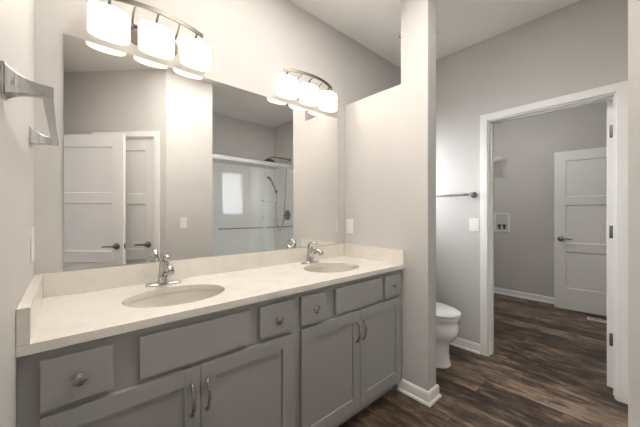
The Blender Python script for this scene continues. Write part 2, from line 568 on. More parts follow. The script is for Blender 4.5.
def lever_handle(door, u, z, v, side, point, name='door_handle'):
    """round rose + lever; side = +1/-1 which face (v sign), point = -1/+1 direction of the lever along u"""
    bm = bmesh.new()
    rot = Matrix.Translation((u, v, z)) @ Matrix.Rotation(-side * PI / 2, 4, 'X')
    add_lathe(bm, [(0.0, 0.0), (0.033, 0.0), (0.033, 0.006), (0.027, 0.012), (0.012, 0.014), (0.011, 0.045), (0.014, 0.05), (0.014, 0.058), (0.0, 0.060)], rot)
    add_tube(bm, [(u, v + side * 0.052, z), (u + point * 0.04, v + side * 0.054, z + 0.002), (u + point * 0.08, v + side * 0.052, z + 0.001), (u + point * 0.115, v + side * 0.046, z - 0.003)],
             [0.0095, 0.009, 0.0085, 0.007], n=10)
    h = obj(name, bm, 'lever', door, smooth=True)
    h['label'] = 'dark nickel lever handle'
    return h


def make_door(name, label, w, loc, rz, handles, hinge_u=None, hinge_zs=(), hinge_v=0.0, hinge_side=1, panel_label=None):
    t = thing(name, label, 'door', loc, rz, kind='structure')
    obj('door_leaf', door_leaf_bm(w), 'door', t)
    for hd in handles:
        lever_handle(t, *hd)
    return t

# entry door, standing open behind the camera (seen in the mirror)
hd = Vector((0.437 + 0.093, -0.144 + 0.470))  # scratch
dirv = Vector((0.545, 0.486)).normalized()
rz1 = math.atan2(dirv.y, dirv.x)
d1 = make_door('door_1', 'white three-panel entry door standing open, left in the mirror', 0.73, (XL + 0.006, -0.632, 0.008), rz1 ,
               [(0.665, 0.905, 0.0, -1, -1), (0.665, 0.905, 0.035, 1, -1)])
bm = bmesh.new(); add_box(bm, 0.7295, 0.7312, 0.006, 0.029, 0.875, 0.935, bevel=0.0005)
add_box(bm, 0.731, 0.741, 0.012, 0.023, 0.896, 0.914, bevel=0.002)
obj('latch', bm, 'lever', d1)
# closet door (closed)
d2 = thing('door_2', 'cream three-panel closet door with dark lever, closed, behind the open entry door', 'door', (0, 0, 0.008), 0, kind='structure')
cw_ = CL1 - CL0 - 0.03
o = obj('door_leaf', door_leaf_bm(cw_), 'door', d2)
mloc = AM @ Matrix.Translation((CL0 + 0.015, -0.045, 0))
d2.matrix_world = Matrix.Translation((0, 0, 0.008)) @ AM @ Matrix.Translation((CL0 + 0.015, -0.045, 0)) if AM.to_3x3().determinant() > 0 else Matrix.Identity(4)
if AM.to_3x3().determinant() < 0:
    # mirrored frame: run the leaf from the hinge side instead
    p = AM @ Vector((CL1 - 0.015, -0.045, 0))
    d2.location = (p.x, p.y, 0.008)
    d2.rotation_euler = (0, 0, math.atan2(-AU.y, -AU.x))
    lever_handle(d2, cw_ - 0.062, 0.905, 0.035, 1, -1)
else:
    lever_handle(d2, 0.062, 0.905, 0.035, 1, 1)

# laundry door folded back, seen edge-on at the right jamb
d3 = make_door('door_3', 'white door opened edge-on with grey hinges at the right doorway jamb', 0.73, (2.875, 0.131, 0.012), math.radians(-3.5), [(0.665, 0.905, 0.035, 1, -1), (0.665, 0.905, 0.0, -1, -1)])
for z in (1.81, 1.10, 0.34):
    bm = bmesh.new()
    add_box(bm, -0.0025, 0.0, -0.005, 0.022, z - 0.045, z + 0.045, bevel=0.0008)
    add_tube(bm, [(-0.006, -0.003, z - 0.046), (-0.006, -0.003, z + 0.046)], 0.006, n=10, smooth=1)
    obj('hinge', bm, 'hinge', d3, smooth=True)['label'] = 'grey steel butt hinge'
# far laundry door
d4 = make_door('door_4', 'white three-panel door standing open in front of the far laundry wall', 0.82, (4.90, -0.050, 0.012), PI / 2 + 0.085, [(0.755, 0.905, 0.035, 1, -1), (0.755, 0.905, 0.0, -1, -1)])
bm = bmesh.new(); add_box(bm, 0.8195, 0.8212, 0.006, 0.029, 0.875, 0.935, bevel=0.0005)
add_box(bm, 0.821, 0.832, 0.012, 0.023, 0.896, 0.914, bevel=0.002)
obj('latch', bm, 'lever', d4)

# ---------------------------------------------------------------- window above the toilet
wn = thing('window_1', 'white window above the toilet, seen only as a reflection in the shower glass', 'window', (0, 0, 0), 0, kind='structure')
bm = bmesh.new()
fy0, fy1 = YM + 0.04, YM + 0.085
for q in ((WX0, WX0 + 0.04, WZ0, WZ1), (WX1 - 0.04, WX1, WZ0, WZ1), (WX0 + .04, WX1 - .04, WZ0, WZ0 + 0.04), (WX0 + .04, WX1 - .04, WZ1 - 0.04, WZ1)):
    add_box(bm, q[0], q[1], fy0, fy1, q[2], q[3], bevel=0.003)
obj('window_frame', bm, 'trim', wn)
bm = bmesh.new()
for q in ((WX0 - 0.058, WX0, WZ0 - 0.0, WZ1 + 0.058), (WX1, WX1 + 0.058, WZ0, WZ1 + 0.058), (WX0, WX1, WZ1, WZ1 + 0.058), (WX0 - 0.058, WX1 + 0.058, WZ0 - 0.075, WZ0 - 0.02)):
    add_box(bm, q[0], q[1], YM - 0.017, YM - 0.0005, q[2], q[3], bevel=0.003)
obj('window_casing', bm, 'trim', wn)
box_obj('window_sill', 'trim', wn, WX0 - 0.07, WX1 + 0.07, YM - 0.035, YM + 0.04, WZ0 - 0.02, WZ0 - 0.0005, bevel=0.004)
box_obj('window_pane', 'glass', wn, WX0 + 0.04, WX1 - 0.04, YM + 0.06, YM + 0.064, WZ0 + 0.04, WZ1 - 0.04)
# neighbour house and ground outside the window
hs = thing('neighbour_house', 'pale sided gable house outside the bathroom window', 'house', (6.5, 9.0, -3.0))
bm = bmesh.new()
R0 = [(-4, 0, 0), (4, 0, 0), (4, 0, 5.2), (0, 0, 7.4), (-4, 0, 5.2)]
loft(bm, [R0, [(x, y + 6, z) for x, y, z in R0]])
obj('siding_wall', bm, 'siding', hs)
bm = bmesh.new()
for sx in (-1, 1):
    R0 = [(0, -0.4, 7.42), (sx * 4.5, -0.4, 4.95), (sx * 4.5, -0.4, 5.12), (0, -0.4, 7.6)]
    loft(bm, [R0, [(x, 6.4, z) for x, y, z in R0]])
obj('roof', bm, 'roofing', hs)
struct('ground', 'ground outside below the window', 'ground', [(-6, 18, 1.9, 20, -3.1, -3.0)], 'grass')

# ---------------------------------------------------------------- vanity cabinets
ZD0, ZD1 = 0.115, 0.672       # doors
ZW0, ZW1 = 0.692, 0.832       # drawers
YFR = 1.118                   # face frame front


def shaker(bm, x0, x1, z0, z1, y0, y1, s=0.057):
    """recessed-panel door face; front at y0"""
    add_box(bm, x0, x0 + s, y0, y1, z0, z1, bevel=0.0012, seg=1)
    add_box(bm, x1 - s, x1, y0, y1, z0, z1, bevel=0.0012, seg=1)
    add_box(bm, x0 + s, x1 - s, y0, y1, z0, z0 + s, bevel=0.0)
    add_box(bm, x0 + s, x1 - s, y0, y1, z1 - s, z1, bevel=0.0)
    add_box(bm, x0 + s, x1 - s, y0 + 0.009, y1, z0 + s, z1 - s)


def knob_bm(x, z, y):
    bm = bmesh.new()
    m_ = Matrix.Translation((x, y, z)) @ Matrix.Rotation(PI / 2, 4, 'X')
    add_lathe(bm, [(0, 0), (0.0085, 0), (0.006, 0.006), (0.006, 0.012), (0.013, 0.016), (0.0185, 0.019), (0.0185, 0.022), (0.014, 0.0235), (0.014, 0.026), (0.009, 0.029), (0.0, 0.030)], m_, n=24)
    return bm


def pull_bm(x, z0, z1, y):
    bm = bmesh.new()
    zm = (z0 + z1) / 2
    add_tube(bm, [(x, y + 0.001, z0 + 0.004), (x, y - 0.012, z0 + 0.006), (x, y - 0.024, z0 + 0.03), (x, y - 0.029, zm), (x, y - 0.024, z1 - 0.03), (x, y - 0.012, z1 - 0.006), (x, y + 0.001, z1 - 0.004)],
             [0.0062, 0.0058, 0.0056, 0.0062, 0.0056, 0.0058, 0.0062], n=10)
    return bm


def make_cabinet(x0, label, left_ext, right_ext):
    W_ = 0.912
    c = thing('vanity_cabinet', label, 'cabinet', (x0, YM - 0.28, 0), 0, 'grey vanity cabinets')
    ox, oy = x0, YM - 0.28
    bm = bmesh.new()
    yb = YM - 0.002 - oy
    yf = YFR - oy
    xa, xb = -left_ext, W_ + right_ext
    # carcass: sides, bottom, back, toe kick
    add_box(bm, 0, 0.018, yf + 0.019, yb, 0.0, 0.855)
    add_box(bm, W_ - 0.018, W_, yf + 0.019, yb, 0.0, 0.855)
    add_box(bm, 0.018, W_ - 0.018, yf + 0.019, yb, 0.085, 0.103)
    add_box(bm, 0.018, W_ - 0.018, yb - 0.006, yb, 0.103, 0.855)
    add_box(bm, 0.0, W_, yf + 0.055, yf + 0.07, 0.0, 0.085)
    # face frame
    st = 0.026
    for q in ((xa, st, 0.072, 0.862), (W_ - st, xb, 0.072, 0.862), (st, W_ - st, 0.072, 0.112), (st, W_ - st, 0.66, 0.704), (st, W_ - st, 0.826, 0.862),
              (0.180, 0.264, 0.704, 0.826), (0.652, 0.714, 0.704, 0.826), (0.442, 0.470, 0.112, 0.66)):
        add_box(bm, q[0], q[1], yf, yf + 0.019, q[2], q[3])
    obj('cabinet_body', bm, 'cabinet', c)
    y0, y1 = yf - 0.0195, yf - 0.0003
    for (a_, b_, nm) in ((0.021, 0.187, 'drawer'), (0.257, 0.660, 'drawer_front'), (0.706, 0.880, 'drawer')):
        bm = bmesh.new()
        add_box(bm, a_, b_, y0, y1, ZW0, ZW1, bevel=0.0025)
        dr = obj(nm, bm, 'cabinet', c)
        if nm == 'drawer':
            obj('knob', knob_bm((a_ + b_) / 2, (ZW0 + ZW1) / 2, y0 + 0.001), 'nickel', dr, smooth=True)['label'] = 'round brushed nickel knob'
    for (a_, b_, hx) in ((0.021, 0.4530, 0.4530 - 0.033), (0.4560, 0.880, 0.4560 + 0.020)):
        bm = bmesh.new()
        shaker(bm, a_, b_, ZD0, ZD1, y0, y1)
        dr = obj('cabinet_door', bm, 'cabinet', c)
        obj('handle', pull_bm(hx, 0.497, 0.617, y0 + 0.001), 'nickel', dr, smooth=True)['label'] = 'arched brushed nickel pull'
    return c

make_cabinet(-0.077, 'grey shaker vanity cabinet under the near left sink', 0.023, 0.0)
make_cabinet(0.8355, 'grey shaker vanity cabinet under the far sink beside the partition wall', 0.0, 0.0155)

# ---------------------------------------------------------------- countertop with oval cut-outs
SINKS = [(0.362, 1.345, 0.20, 0.16), (1.305, 1.352, 0.20, 0.16)]
ct = thing('countertop', 'cream quartz double-sink countertop with low backsplash on the grey cabinets', 'countertop', (0, 0, 0))
bm = bmesh.new()
cx0, cx1, cy0, cy1, cz0, cz1 = XL + 0.001, XP - 0.001, YC, YM - 0.001, ZC - 0.028, ZC
cells = [(cx0, 0.10), (0.10, 0.63), (0.63, 1.04), (1.04, 1.57), (1.57, cx1)]
N = 48
def rect_pt(cx_, cy__, x0, x1, y0, y1, t):
    dx, dy = math.cos(t), math.sin(t)
    k = min((x1 - cx_) / dx if dx > 1e-9 else 1e9, (x0 - cx_) / dx if dx < -1e-9 else 1e9, (y1 - cy__) / dy if dy > 1e-9 else 1e9, (y0 - cy__) / dy if dy < -1e-9 else 1e9)
    return cx_ + dx * k, cy__ + dy * k
for ci, (a_, b_) in enumerate(cells):
    if ci in (1, 3):
        sx, sy, ra, rb = SINKS[0 if ci == 1 else 1]
        angs = sorted([2 * PI * i / N for i in range(N)] + [math.atan2(yy - sy, xx - sx) % (2 * PI) for xx in (a_, b_) for yy in (cy0, cy1)])
        inner, outer = [], []
        for t in angs:
            c_, s_ = math.cos(t), math.sin(t)
            k = 1 / math.sqrt((c_ / ra) ** 2 + (s_ / rb) ** 2)
            inner.append((sx + c_ * k, sy + s_ * k)); outer.append(rect_pt(sx, sy, a_, b_, cy0, cy1, t))
        n = len(angs)
        V = {}
        for key, pts, z in (('it', inner, cz1), ('ib', inner, cz0), ('ot', outer, cz1), ('ob', outer, cz0), ('ir', inner, cz1 - 0.003)):
            V[key] = [bm.verts.new((x + (0 if key != 'it' else (x - sx) * 0.012), y + (0 if key != 'it' else (y - sy) * 0.012), z)) for x, y in pts]
        for i in range(n):
            j = (i + 1) % n
            bm.faces.new((V['it'][i], V['ot'][i], V['ot'][j], V['it'][j]))
            bm.faces.new((V['ib'][i], V['ib'][j], V['ob'][j], V['ob'][i]))
            bm.faces.new((V['it'][i], V['it'][j], V['ir'][j], V['ir'][i]))
            bm.faces.new((V['ir'][i], V['ir'][j], V['ib'][j], V['ib'][i]))
            # outer skirt only on front and back edges
            p, q = outer[i], outer[j]
            if (abs(p[1] - cy0) < 1e-6 and abs(q[1] - cy0) < 1e-6) or (abs(p[1] - cy1) < 1e-6 and abs(q[1] - cy1) < 1e-6):
                bm.faces.new((V['ot'][i], V['ob'][i], V['ob'][j], V['ot'][j]))
    else:
        vt = [bm.verts.new(p) for p in ((a_, cy0, cz1), (b_, cy0, cz1), (b_, cy1, cz1), (a_, cy1, cz1))]
        vb = [bm.verts.new(p) for p in ((a_, cy0, cz0), (b_, cy0, cz0), (b_, cy1, cz0), (a_, cy1, cz0))]
        bm.faces.new(vt); bm.faces.new(list(reversed(vb)))
        bm.faces.new((vt[0], vb[0], vb[1], vt[1])); bm.faces.new((vt[2], vb[2], vb[3], vt[3]))
        if ci == 0: bm.faces.new((vt[3], vb[3], vb[0], vt[0]))
        if ci == 4: bm.faces.new((vt[1], vb[1], vb[2], vt[2]))
bmesh.ops.remove_doubles(bm, verts=bm.verts, dist=1e-5)
obj('slab', bm, 'quartz', ct)
BSH = 0.099
box_obj('backsplash', 'quartz', ct, cx0 + 0.0275, cx1 - 0.0205, YM - 0.021, YM - 0.001, ZC + 0.0002, ZC + BSH, bevel=0.0012)
box_obj('side_splash', 'quartz', ct, cx0, cx0 + 0.027, YC + 0.002, YM - 0.001, ZC + 0.0002, ZC + BSH, bevel=0.0012)
box_obj('side_splash', 'quartz', ct, cx1 - 0.020, cx1, YC + 0.002, YM - 0.001, ZC + 0.0002, ZC + BSH, bevel=0.0012)

# ---------------------------------------------------------------- sinks
def make_sink(i, label):
    sx, sy, ra, rb = SINKS[i]
    t = thing('sink_basin', label, 'sink', (sx, sy, ZC - 0.0285), 0, 'undermount oval sinks')
    bm = bmesh.new()
    prof = [(1.10, 0.0), (1.03, 0.0), (1.005, -0.006), (0.985, -0.03), (0.93, -0.07), (0.80, -0.105), (0.58, -0.128), (0.30, -0.138), (0.12, -0.142)]
    out = [(r + 0.04, z - 0.012) for r, z in prof[1:]]
    rings = [ell(0, 0, z, ra * r, rb * r, 48) for r, z in prof]
    # inner bowl, closed by an outer skin
    allr = list(reversed(rings)) + [ell(0, 0, z, ra * r, rb * r, 48) for r, z in out]
    loft(bm, allr, cap=True)
    obj('basin', bm, 'basin', t, smooth=True)
    bm = bmesh.new()
    add_lathe(bm, [(0.0, -0.1415), (0.022, -0.1415), (0.0225, -0.138), (0.017, -0.1365), (0.016, -0.139), (0.0, -0.1385)], n=28, cap=False)
    obj('drain', bm, 'chrome', t, smooth=True)
    return t
make_sink(0, 'cream oval undermount sink basin nearer the left wall')
make_sink(1, 'cream oval undermount sink basin nearer the partition wall')

# ---------------------------------------------------------------- faucets
def make_faucet(loc, label):
    t = thing('faucet', label, 'faucet', loc, 0, 'chrome single-handle faucets')
    bm = bmesh.new()
    loft(bm, [ell(0, 0, 0.0002, 0.082, 0.027, 40, 2.3), ell(0, 0, 0.005, 0.082, 0.027, 40, 2.3), ell(0, 0, 0.009, 0.074, 0.022, 40, 2.3), ell(0, 0, 0.0105, 0.03, 0.02, 40, 2.1)])
    obj('base_plate', bm, 'chrome', t, smooth=True)
    bm = bmesh.new()
    rg = []
    for z, a_, b_, dy in ((0.009, 0.031, 0.026, 0.0), (0.02, 0.028, 0.025, 0.0), (0.045, 0.025, 0.023, -0.001), (0.07, 0.024, 0.022, -0.002), (0.09, 0.023, 0.022, -0.003), (0.108, 0.021, 0.020, -0.004), (0.118, 0.013, 0.013, -0.005)):
        rg.append(ell(0, dy, z, a_, b_, 28))
    loft(bm, rg)
    obj('faucet_body', bm, 'chrome', t, smooth=True)
    bm = bmesh.new()
    add_tube(bm, [(0, -0.002, 0.045), (0, -0.035, 0.078), (0, -0.068, 0.093), (0, -0.100, 0.090), (0, -0.118, 0.078)], [0.019, 0.018, 0.017, 0.0175, 0.018], n=16)
    obj('spout', bm, 'chrome', t, smooth=True)
    bm = bmesh.new()
    add_tube(bm, [(0, -0.118, 0.080), (0, -0.123, 0.069)], [0.0155, 0.0155], n=16, smooth=1)
    obj('aerator', bm, 'nickel', t, smooth=True)
    bm = bmesh.new()
    add_tube(bm, [(0, 0.012, 0.085), (0, 0.018, 0.112), (0, 0.010, 0.136), (0, -0.016, 0.148), (0, -0.048, 0.147), (0, -0.078, 0.140)], [0.012, 0.011, 0.011, 0.013, 0.015, 0.010], n=14, flat=0.6, up=(0, 1, 0))
    obj('lever', bm, 'chrome', t, smooth=True)
    return t
make_faucet((0.362, 1.575, ZC), 'chrome single-handle faucet behind the near left sink')
make_faucet((1.300, 1.570, ZC), 'chrome single-handle faucet behind the far sink')

# ---------------------------------------------------------------- mirror
MX0, MX1, MZ0, MZ1 = -0.012, 1.679, ZC + BSH + 0.002, 2.027
mt = thing('wall_mirror', 'wide frameless mirror above the double vanity', 'mirror', ((MX0 + MX1) / 2, YM, MZ0))
mcx = (MX0 + MX1) / 2
bm = bmesh.new()
add_box(bm, MX0 - mcx, MX1 - mcx, -0.0048, -0.0008, 0, MZ1 - MZ0)
obj('glass_edge', bm, 'mirror_edge', mt)
bm = bmesh.new()
add_box(bm, MX0 + 0.003 - mcx, MX1 - 0.003 - mcx, -0.006, -0.0048, 0.003, MZ1 - MZ0 - 0.003)
obj('mirror_glass', bm, 'mirror', mt)

# ---------------------------------------------------------------- vanity lights
def make_vanity_light(cx, label):
    zb = 2.19
    t = thing('vanity_light', label, 'wall light', (cx, YM, 2.10), 0, 'three-shade vanity lights')
    bm = bmesh.new()
    m_ = Matrix.Translation((0, -0.0005, 0.03)) @ Matrix.Rotation(PI / 2, 4, 'X')
    vs = loft(bm, [ell(0, 0, 0, 0.115, 0.055, 32, 3), ell(0, 0, 0.0035, 0.115, 0.055, 32, 3), ell(0, 0, 0.0042, 0.112, 0.052, 32, 3)])
    bmesh.ops.transform(bm, matrix=m_, verts=vs)
    obj('backplate', bm, 'lampbar', t, smooth=True)
    # arched bar: flat strip curved in plan and slightly in height
    bm = bmesh.new()
    n = 28
    rings = []
    for i in range(n + 1):
        s = -1 + 2 * i / n
        x = s * 0.224
        y = -0.130 + 0.055 * s * s
        z = 0.114
        rings.append([(x, y - 0.004, z - 0.010), (x, y + 0.004, z - 0.010), (x, y + 0.004, z + 0.010), (x, y - 0.004, z + 0.010)])
    loft(bm, rings)
    obj('bar', bm, 'lampbar', t, smooth=True)
    for sx in (-1, 1):
        bm = bmesh.new()
        add_tube(bm, [(sx * 0.060, -0.003, 0.075), (sx * 0.092, -0.02, 0.070), (sx * 0.098, -0.05, 0.080), (sx * 0.098, -0.085, 0.100), (sx * 0.095, -0.118, 0.112)], 0.0045, n=8)
        obj('arm', bm, 'lampbar', t, smooth=True)
    for k, x in enumerate((-0.190, 0.0, 0.190)):
        yc = -0.068
        yb_ = -0.130 + 0.055 * (x / 0.224) ** 2
        bm = bmesh.new()
        add_lathe(bm, [(0.0, 0.0655), (0.022, 0.0655), (0.022, 0.071), (0.008, 0.077), (0.006, 0.100), (0.0, 0.101)], Matrix.Translation((x, yc, 0)), n=20)
        add_tube(bm, [(x, yc, 0.098), (x, (yc + yb_) / 2, 0.112), (x, yb_ + 0.003, 0.114)], 0.005, n=8)
        obj('shade_holder', bm, 'lampbar', t, smooth=True)
        bm = bmesh.new()
        a_, b_ = 0.079, 0.047
        pf = [(0.90, -0.058), (0.97, -0.057), (1.0, -0.052), (1.0, 0.056), (0.97, 0.063), (0.90, 0.065)]
        loft(bm, [ell(x, yc, z, a_ * r, b_ * r, 56, 2.3) for r, z in pf])
        so = obj('shade', bm, 'opal', t, smooth=True)
        so['label'] = 'lit opal glass oval shade'
        # room-facing glass gets extra glow, to light the room but spare the wall
        so.data.materials.append(M['opal_front_boost'])
        for p_ in so.data.polygons:
            if p_.normal.y < -0.5: p_.material_index = 1
    return t
make_vanity_light(0.336, 'lit three-shade vanity light nearer the left wall above the mirror')
make_vanity_light(1.318, 'lit three-shade vanity light nearer the partition above the mirror')

# ---------------------------------------------------------------- towel bar on the left wall
tb = thing('towel_bar', 'square-edged chrome towel bar on the left wall beside the mirror', 'towel bar', (XL, 1.180, 1.513))
for s in (-1, 1):
    bm = bmesh.new()
    y = s * 0.295
    # plate
    add_box(bm, 0.0003, 0.006, y - 0.024, y + 0.024, -0.028, 0.040, bevel=0.0015)
    # flared arm: concave top, nearly level underside
    rg = []
    for k in range(11):
        u = k / 10
        x = 0.006 + u * 0.073
        q = (1 - u) ** 2.6
        hw = 0.009 + 0.013 * q
        z0, z1 = -0.013 - 0.012 * q ** 1.5, 0.012 + 0.025 * q
        rg.append([(x, y - hw, z0), (x, y + hw, z0), (x, y + hw, z1), (x, y - hw, z1)])
    loft(bm, rg)
    obj('mounting_post', bm, 'chrome', tb, bevel=0.001)
box_obj('bar', 'chrome', tb, 0.060, 0.0785, -0.287, 0.287, -0.0135, -0.0055, bevel=0.001)

# ---------------------------------------------------------------- switches and outlets
def make_plate(name, label, cat, loc, rz, kind, group=None, w=0.072, h=0.117, d=0.006):
    """plate faces local -y"""
    t = thing(name, label, cat, loc, rz, group)
    box_obj('wall_plate', 'plastic', t, -w / 2, w / 2, -d, -0.0003, -h / 2, h / 2, bevel=min(0.0025, d / 3))
    if kind == 'toggle':
        bm = bmesh.new()
        add_box(bm, -0.005, 0.005, -0.016, -0.006, -0.004, 0.014, bevel=0.0015)
        obj('toggle', bm, 'plastic', t)
        bm = bmesh.new(); add_box(bm, -0.006, 0.006, -0.0068, -0.0055, -0.013, 0.013)
        obj('slot', bm, 'dark_slot', t)
    elif kind == 'rocker':
        bm = bmesh.new()
        add_box(bm, -0.0165, 0.0165, -d - 0.0015, -d + 0.0003, -0.033, 0.033, bevel=0.0006)
        obj('rocker', bm, 'plastic', t)
    else:
        for s in (-1, 1):
            bm = bmesh.new()
            vs = loft(bm, [ell(0, 0, 0.0, 0.0165, 0.0145, 24, 3.2), ell(0, 0, 0.002, 0.016, 0.014, 24, 3.2)])
            bmesh.ops.transform(bm, matrix=Matrix.Translation((0, -d + 0.0003, s * 0.0195)) @ Matrix.Rotation(PI / 2, 4, 'X'), verts=vs)
            r_ = obj('receptacle', bm, 'plastic', t)
            bm = bmesh.new()
            for dx in (-0.006, 0.006):
                add_box(bm, dx - 0.0012, dx + 0.0012, -d - 0.0022, -d - 0.0012, s * 0.0195 - 0.002, s * 0.0195 + 0.006)
            obj('slot', bm, 'dark_slot', r_)
    return t
make_plate('wall_outlet', 'white wall outlet on the partition above the far sink corner', 'outlet', (XP, 1.612, 1.138), -PI / 2, 'outlet')
make_plate('light_switch', 'white switch plate on the left wall beside the mirror', 'light switch', (XL, 1.545, 1.125), PI / 2, 'rocker', w=0.08, h=0.13)
make_plate('light_switch', 'white light switch under the towel bar near the laundry doorway', 'light switch', (XD, 1.003, 1.138), -PI / 2, 'rocker', w=0.08, h=0.12)
make_plate('light_switch', 'white light switch on the short wall seen in the mirror', 'light switch', (0.953, CY_, 1.14), PI, 'rocker', d=0.004)

# ---------------------------------------------------------------- towel bar beside the laundry doorway
tb2 = thing('towel_bar', 'round brushed towel bar on the wall beside the laundry doorway', 'towel bar', (XD, 1.31, 1.410))
for s in (-1, 1):
    bm = bmesh.new()
    m_ = Matrix.Translation((0, s * 0.305, 0)) @ Matrix.Rotation(-PI / 2, 4, 'Y')
    add_lathe(bm, [(0.0, 0.0004), (0.028, 0.0004), (0.028, 0.006), (0.018, 0.014), (0.012, 0.020), (0.011, 0.045), (0.016, 0.052), (0.017, 0.062), (0.010, 0.074), (0.0, 0.076)], m_, n=24)
    obj('mounting_post', bm, 'nickel', tb2, smooth=True)
bm = bmesh.new()
add_tube(bm, [(-0.060, -0.300, 0), (-0.060, 0.300, 0)], 0.010, n=14, smooth=1)
obj('bar', bm, 'nickel', tb2, smooth=True)

# ---------------------------------------------------------------- toilet
to = thing('toilet', 'white porcelain toilet with closed lid behind the partition wall', 'toilet', (2.315, YM, 0))
def egg(z, hw, yf, yb, n=40, cx=0.0, wide=0.62):
    """egg outline: front tip at y=yf (negative, towards the room), back at y=yb; widest part at fraction 'wide' from the front"""
    out = []
    ym = yf + (yb - yf) * wide
    for i in range(n):
        t = 2 * PI * i / n
        c_, s_ = math.cos(t), math.sin(t)
        x = cx + hw * math.copysign(abs(c_) ** 0.92, c_)
        y = ym + (yb - ym) * s_ if s_ > 0 else ym + (ym - yf) * s_
        out.append((x, y, z))
    return out
bm = bmesh.new()
rg = [egg(0.0, 0.132, -0.645, -0.14), egg(0.012, 0.134, -0.65, -0.138), egg(0.024, 0.130, -0.645, -0.14), egg(0.06, 0.124, -0.638, -0.14), egg(0.12, 0.121, -0.635, -0.14), egg(0.165, 0.123, -0.637, -0.13),
      egg(0.195, 0.133, -0.648, -0.10), egg(0.220, 0.155, -0.668, -0.07), egg(0.245, 0.173, -0.692, -0.05), egg(0.275, 0.183, -0.708, -0.045), egg(0.31, 0.186, -0.714, -0.04), egg(0.345, 0.182, -0.710, -0.04), egg(0.365, 0.178, -0.706, -0.04), egg(0.380, 0.184, -0.712, -0.04), egg(0.394, 0.185, -0.714, -0.04),
      egg(0.400, 0.180, -0.706, -0.044)]
loft(bm, rg)
bowl = obj('bowl', bm, 'porcelain', to, smooth=True)
for s in (-1, 1):
    bm = bmesh.new()
    add_lathe(bm, [(0.0, 0.0), (0.014, 0.0), (0.014, 0.012), (0.008, 0.02), (0, 0.021)], Matrix.Translation((s * 0.10, -0.25, 0.015)), n=16)
    obj('bolt_cap', bm, 'porcelain', bowl, smooth=True)
bm = bmesh.new()
loft(bm, [egg(0.4005, 0.178, -0.704, -0.215), egg(0.404, 0.188, -0.72, -0.21), egg(0.417, 0.188, -0.72, -0.21), egg(0.420, 0.180, -0.706, -0.213)])
obj('seat', bm, 'plastic', to, smooth=True)
bm = bmesh.new()
loft(bm, [egg(0.4255, 0.180, -0.706, -0.21), egg(0.428, 0.189, -0.722, -0.206), egg(0.440, 0.189, -0.722, -0.205), egg(0.448, 0.180, -0.71, -0.212), egg(0.453, 0.14, -0.64, -0.24), egg(0.4555, 0.06, -0.5, -0.33)])
obj('lid', bm, 'plastic', to, smooth=True)
bm = bmesh.new()
rg = []
for z, w_, d_ in ((0.395, 0.17, 0.15), (0.42, 0.185, 0.165), (0.60, 0.205, 0.18), (0.735, 0.212, 0.185)):
    rg.append([(x, y - 0.105, z) for x, y, _ in ell(0, 0, 0, w_, d_ / 2, 40, 5)])
loft(bm, rg)
tank = obj('tank', bm, 'porcelain', to, smooth=True)
bm = bmesh.new()
rg = []
for z, w_, d_ in ((0.7355, 0.216, 0.190), (0.742, 0.222, 0.197), (0.762, 0.222, 0.197), (0.772, 0.212, 0.186)):
    rg.append([(x, y - 0.105, z) for x, y, _ in ell(0, 0, 0, w_, d_ / 2, 40, 5)])
loft(bm, rg)
obj('tank_lid', bm, 'porcelain', to, smooth=True)
bm = bmesh.new()
add_tube(bm, [(-0.15, -0.195, 0.68), (-0.15, -0.215, 0.68)], 0.012, n=14, smooth=1)
add_tube(bm, [(-0.155, -0.213, 0.682), (-0.12, -0.22, 0.678), (-0.08, -0.22, 0.670)], [0.008, 0.007, 0.006], n=10)
obj('flush_lever', bm, 'chrome', to, smooth=True)

# ---------------------------------------------------------------- exhaust fan on the ceiling over the toilet
ef = thing('exhaust_fan', 'small white exhaust fan grille on the ceiling behind the partition', 'exhaust fan', (2.22, 1.27, CE))
box_obj('fan_cover', 'plastic', ef, -0.14, 0.14, -0.14, 0.14, -0.016, -0.0004, bevel=0.004)
bm = bmesh.new()
for k in range(9):
    y = -0.10 + k * 0.025
    add_box(bm, -0.11, 0.11, y - 0.004, y + 0.004, -0.0172, -0.0162)
obj('fan_slots', bm, 'dark_slot', ef)

# ---------------------------------------------------------------- shower
SX0, SX1, SYF = 1.27, XD, -0.12
ZS = 2.015
su = struct('wall_surround_back', 'white glossy back panel of the shower surround', 'shower surround', [(SX0 + 0.0125, SX1 - 0.0125, YS + 0.001, YS + 0.012, 0.50, ZS)], 'acrylic', bevel=0.003)
struct('wall_surround_left', 'white glossy left panel of the shower surround', 'shower surround', [(SX0 + 0.001, SX0 + 0.012, YS + 0.001, SYF + 0.06, 0.50, ZS)], 'acrylic', bevel=0.003)
struct('wall_surround_right', 'white glossy right panel of the shower surround with the valve', 'shower surround', [(SX1 - 0.012, SX1 - 0.001, YS + 0.001, SYF + 0.06, 0.50, ZS)], 'acrylic', bevel=0.003)
for z in (1.17, 1.45):
    bm = bmesh.new()
    R0 = [(SX1 - 0.013, YS + 0.012), (SX1 - 0.013, YS + 0.10), (SX1 - 0.10, YS + 0.075), (SX1 - 0.26, YS + 0.06), (SX1 - 0.26, YS + 0.012)]
    loft(bm, [[(x, y, z) for x, y in R0], [(x, y, z + 0.02) for x, y in R0]])
    obj('corner_shelf', bm, 'acrylic', su)

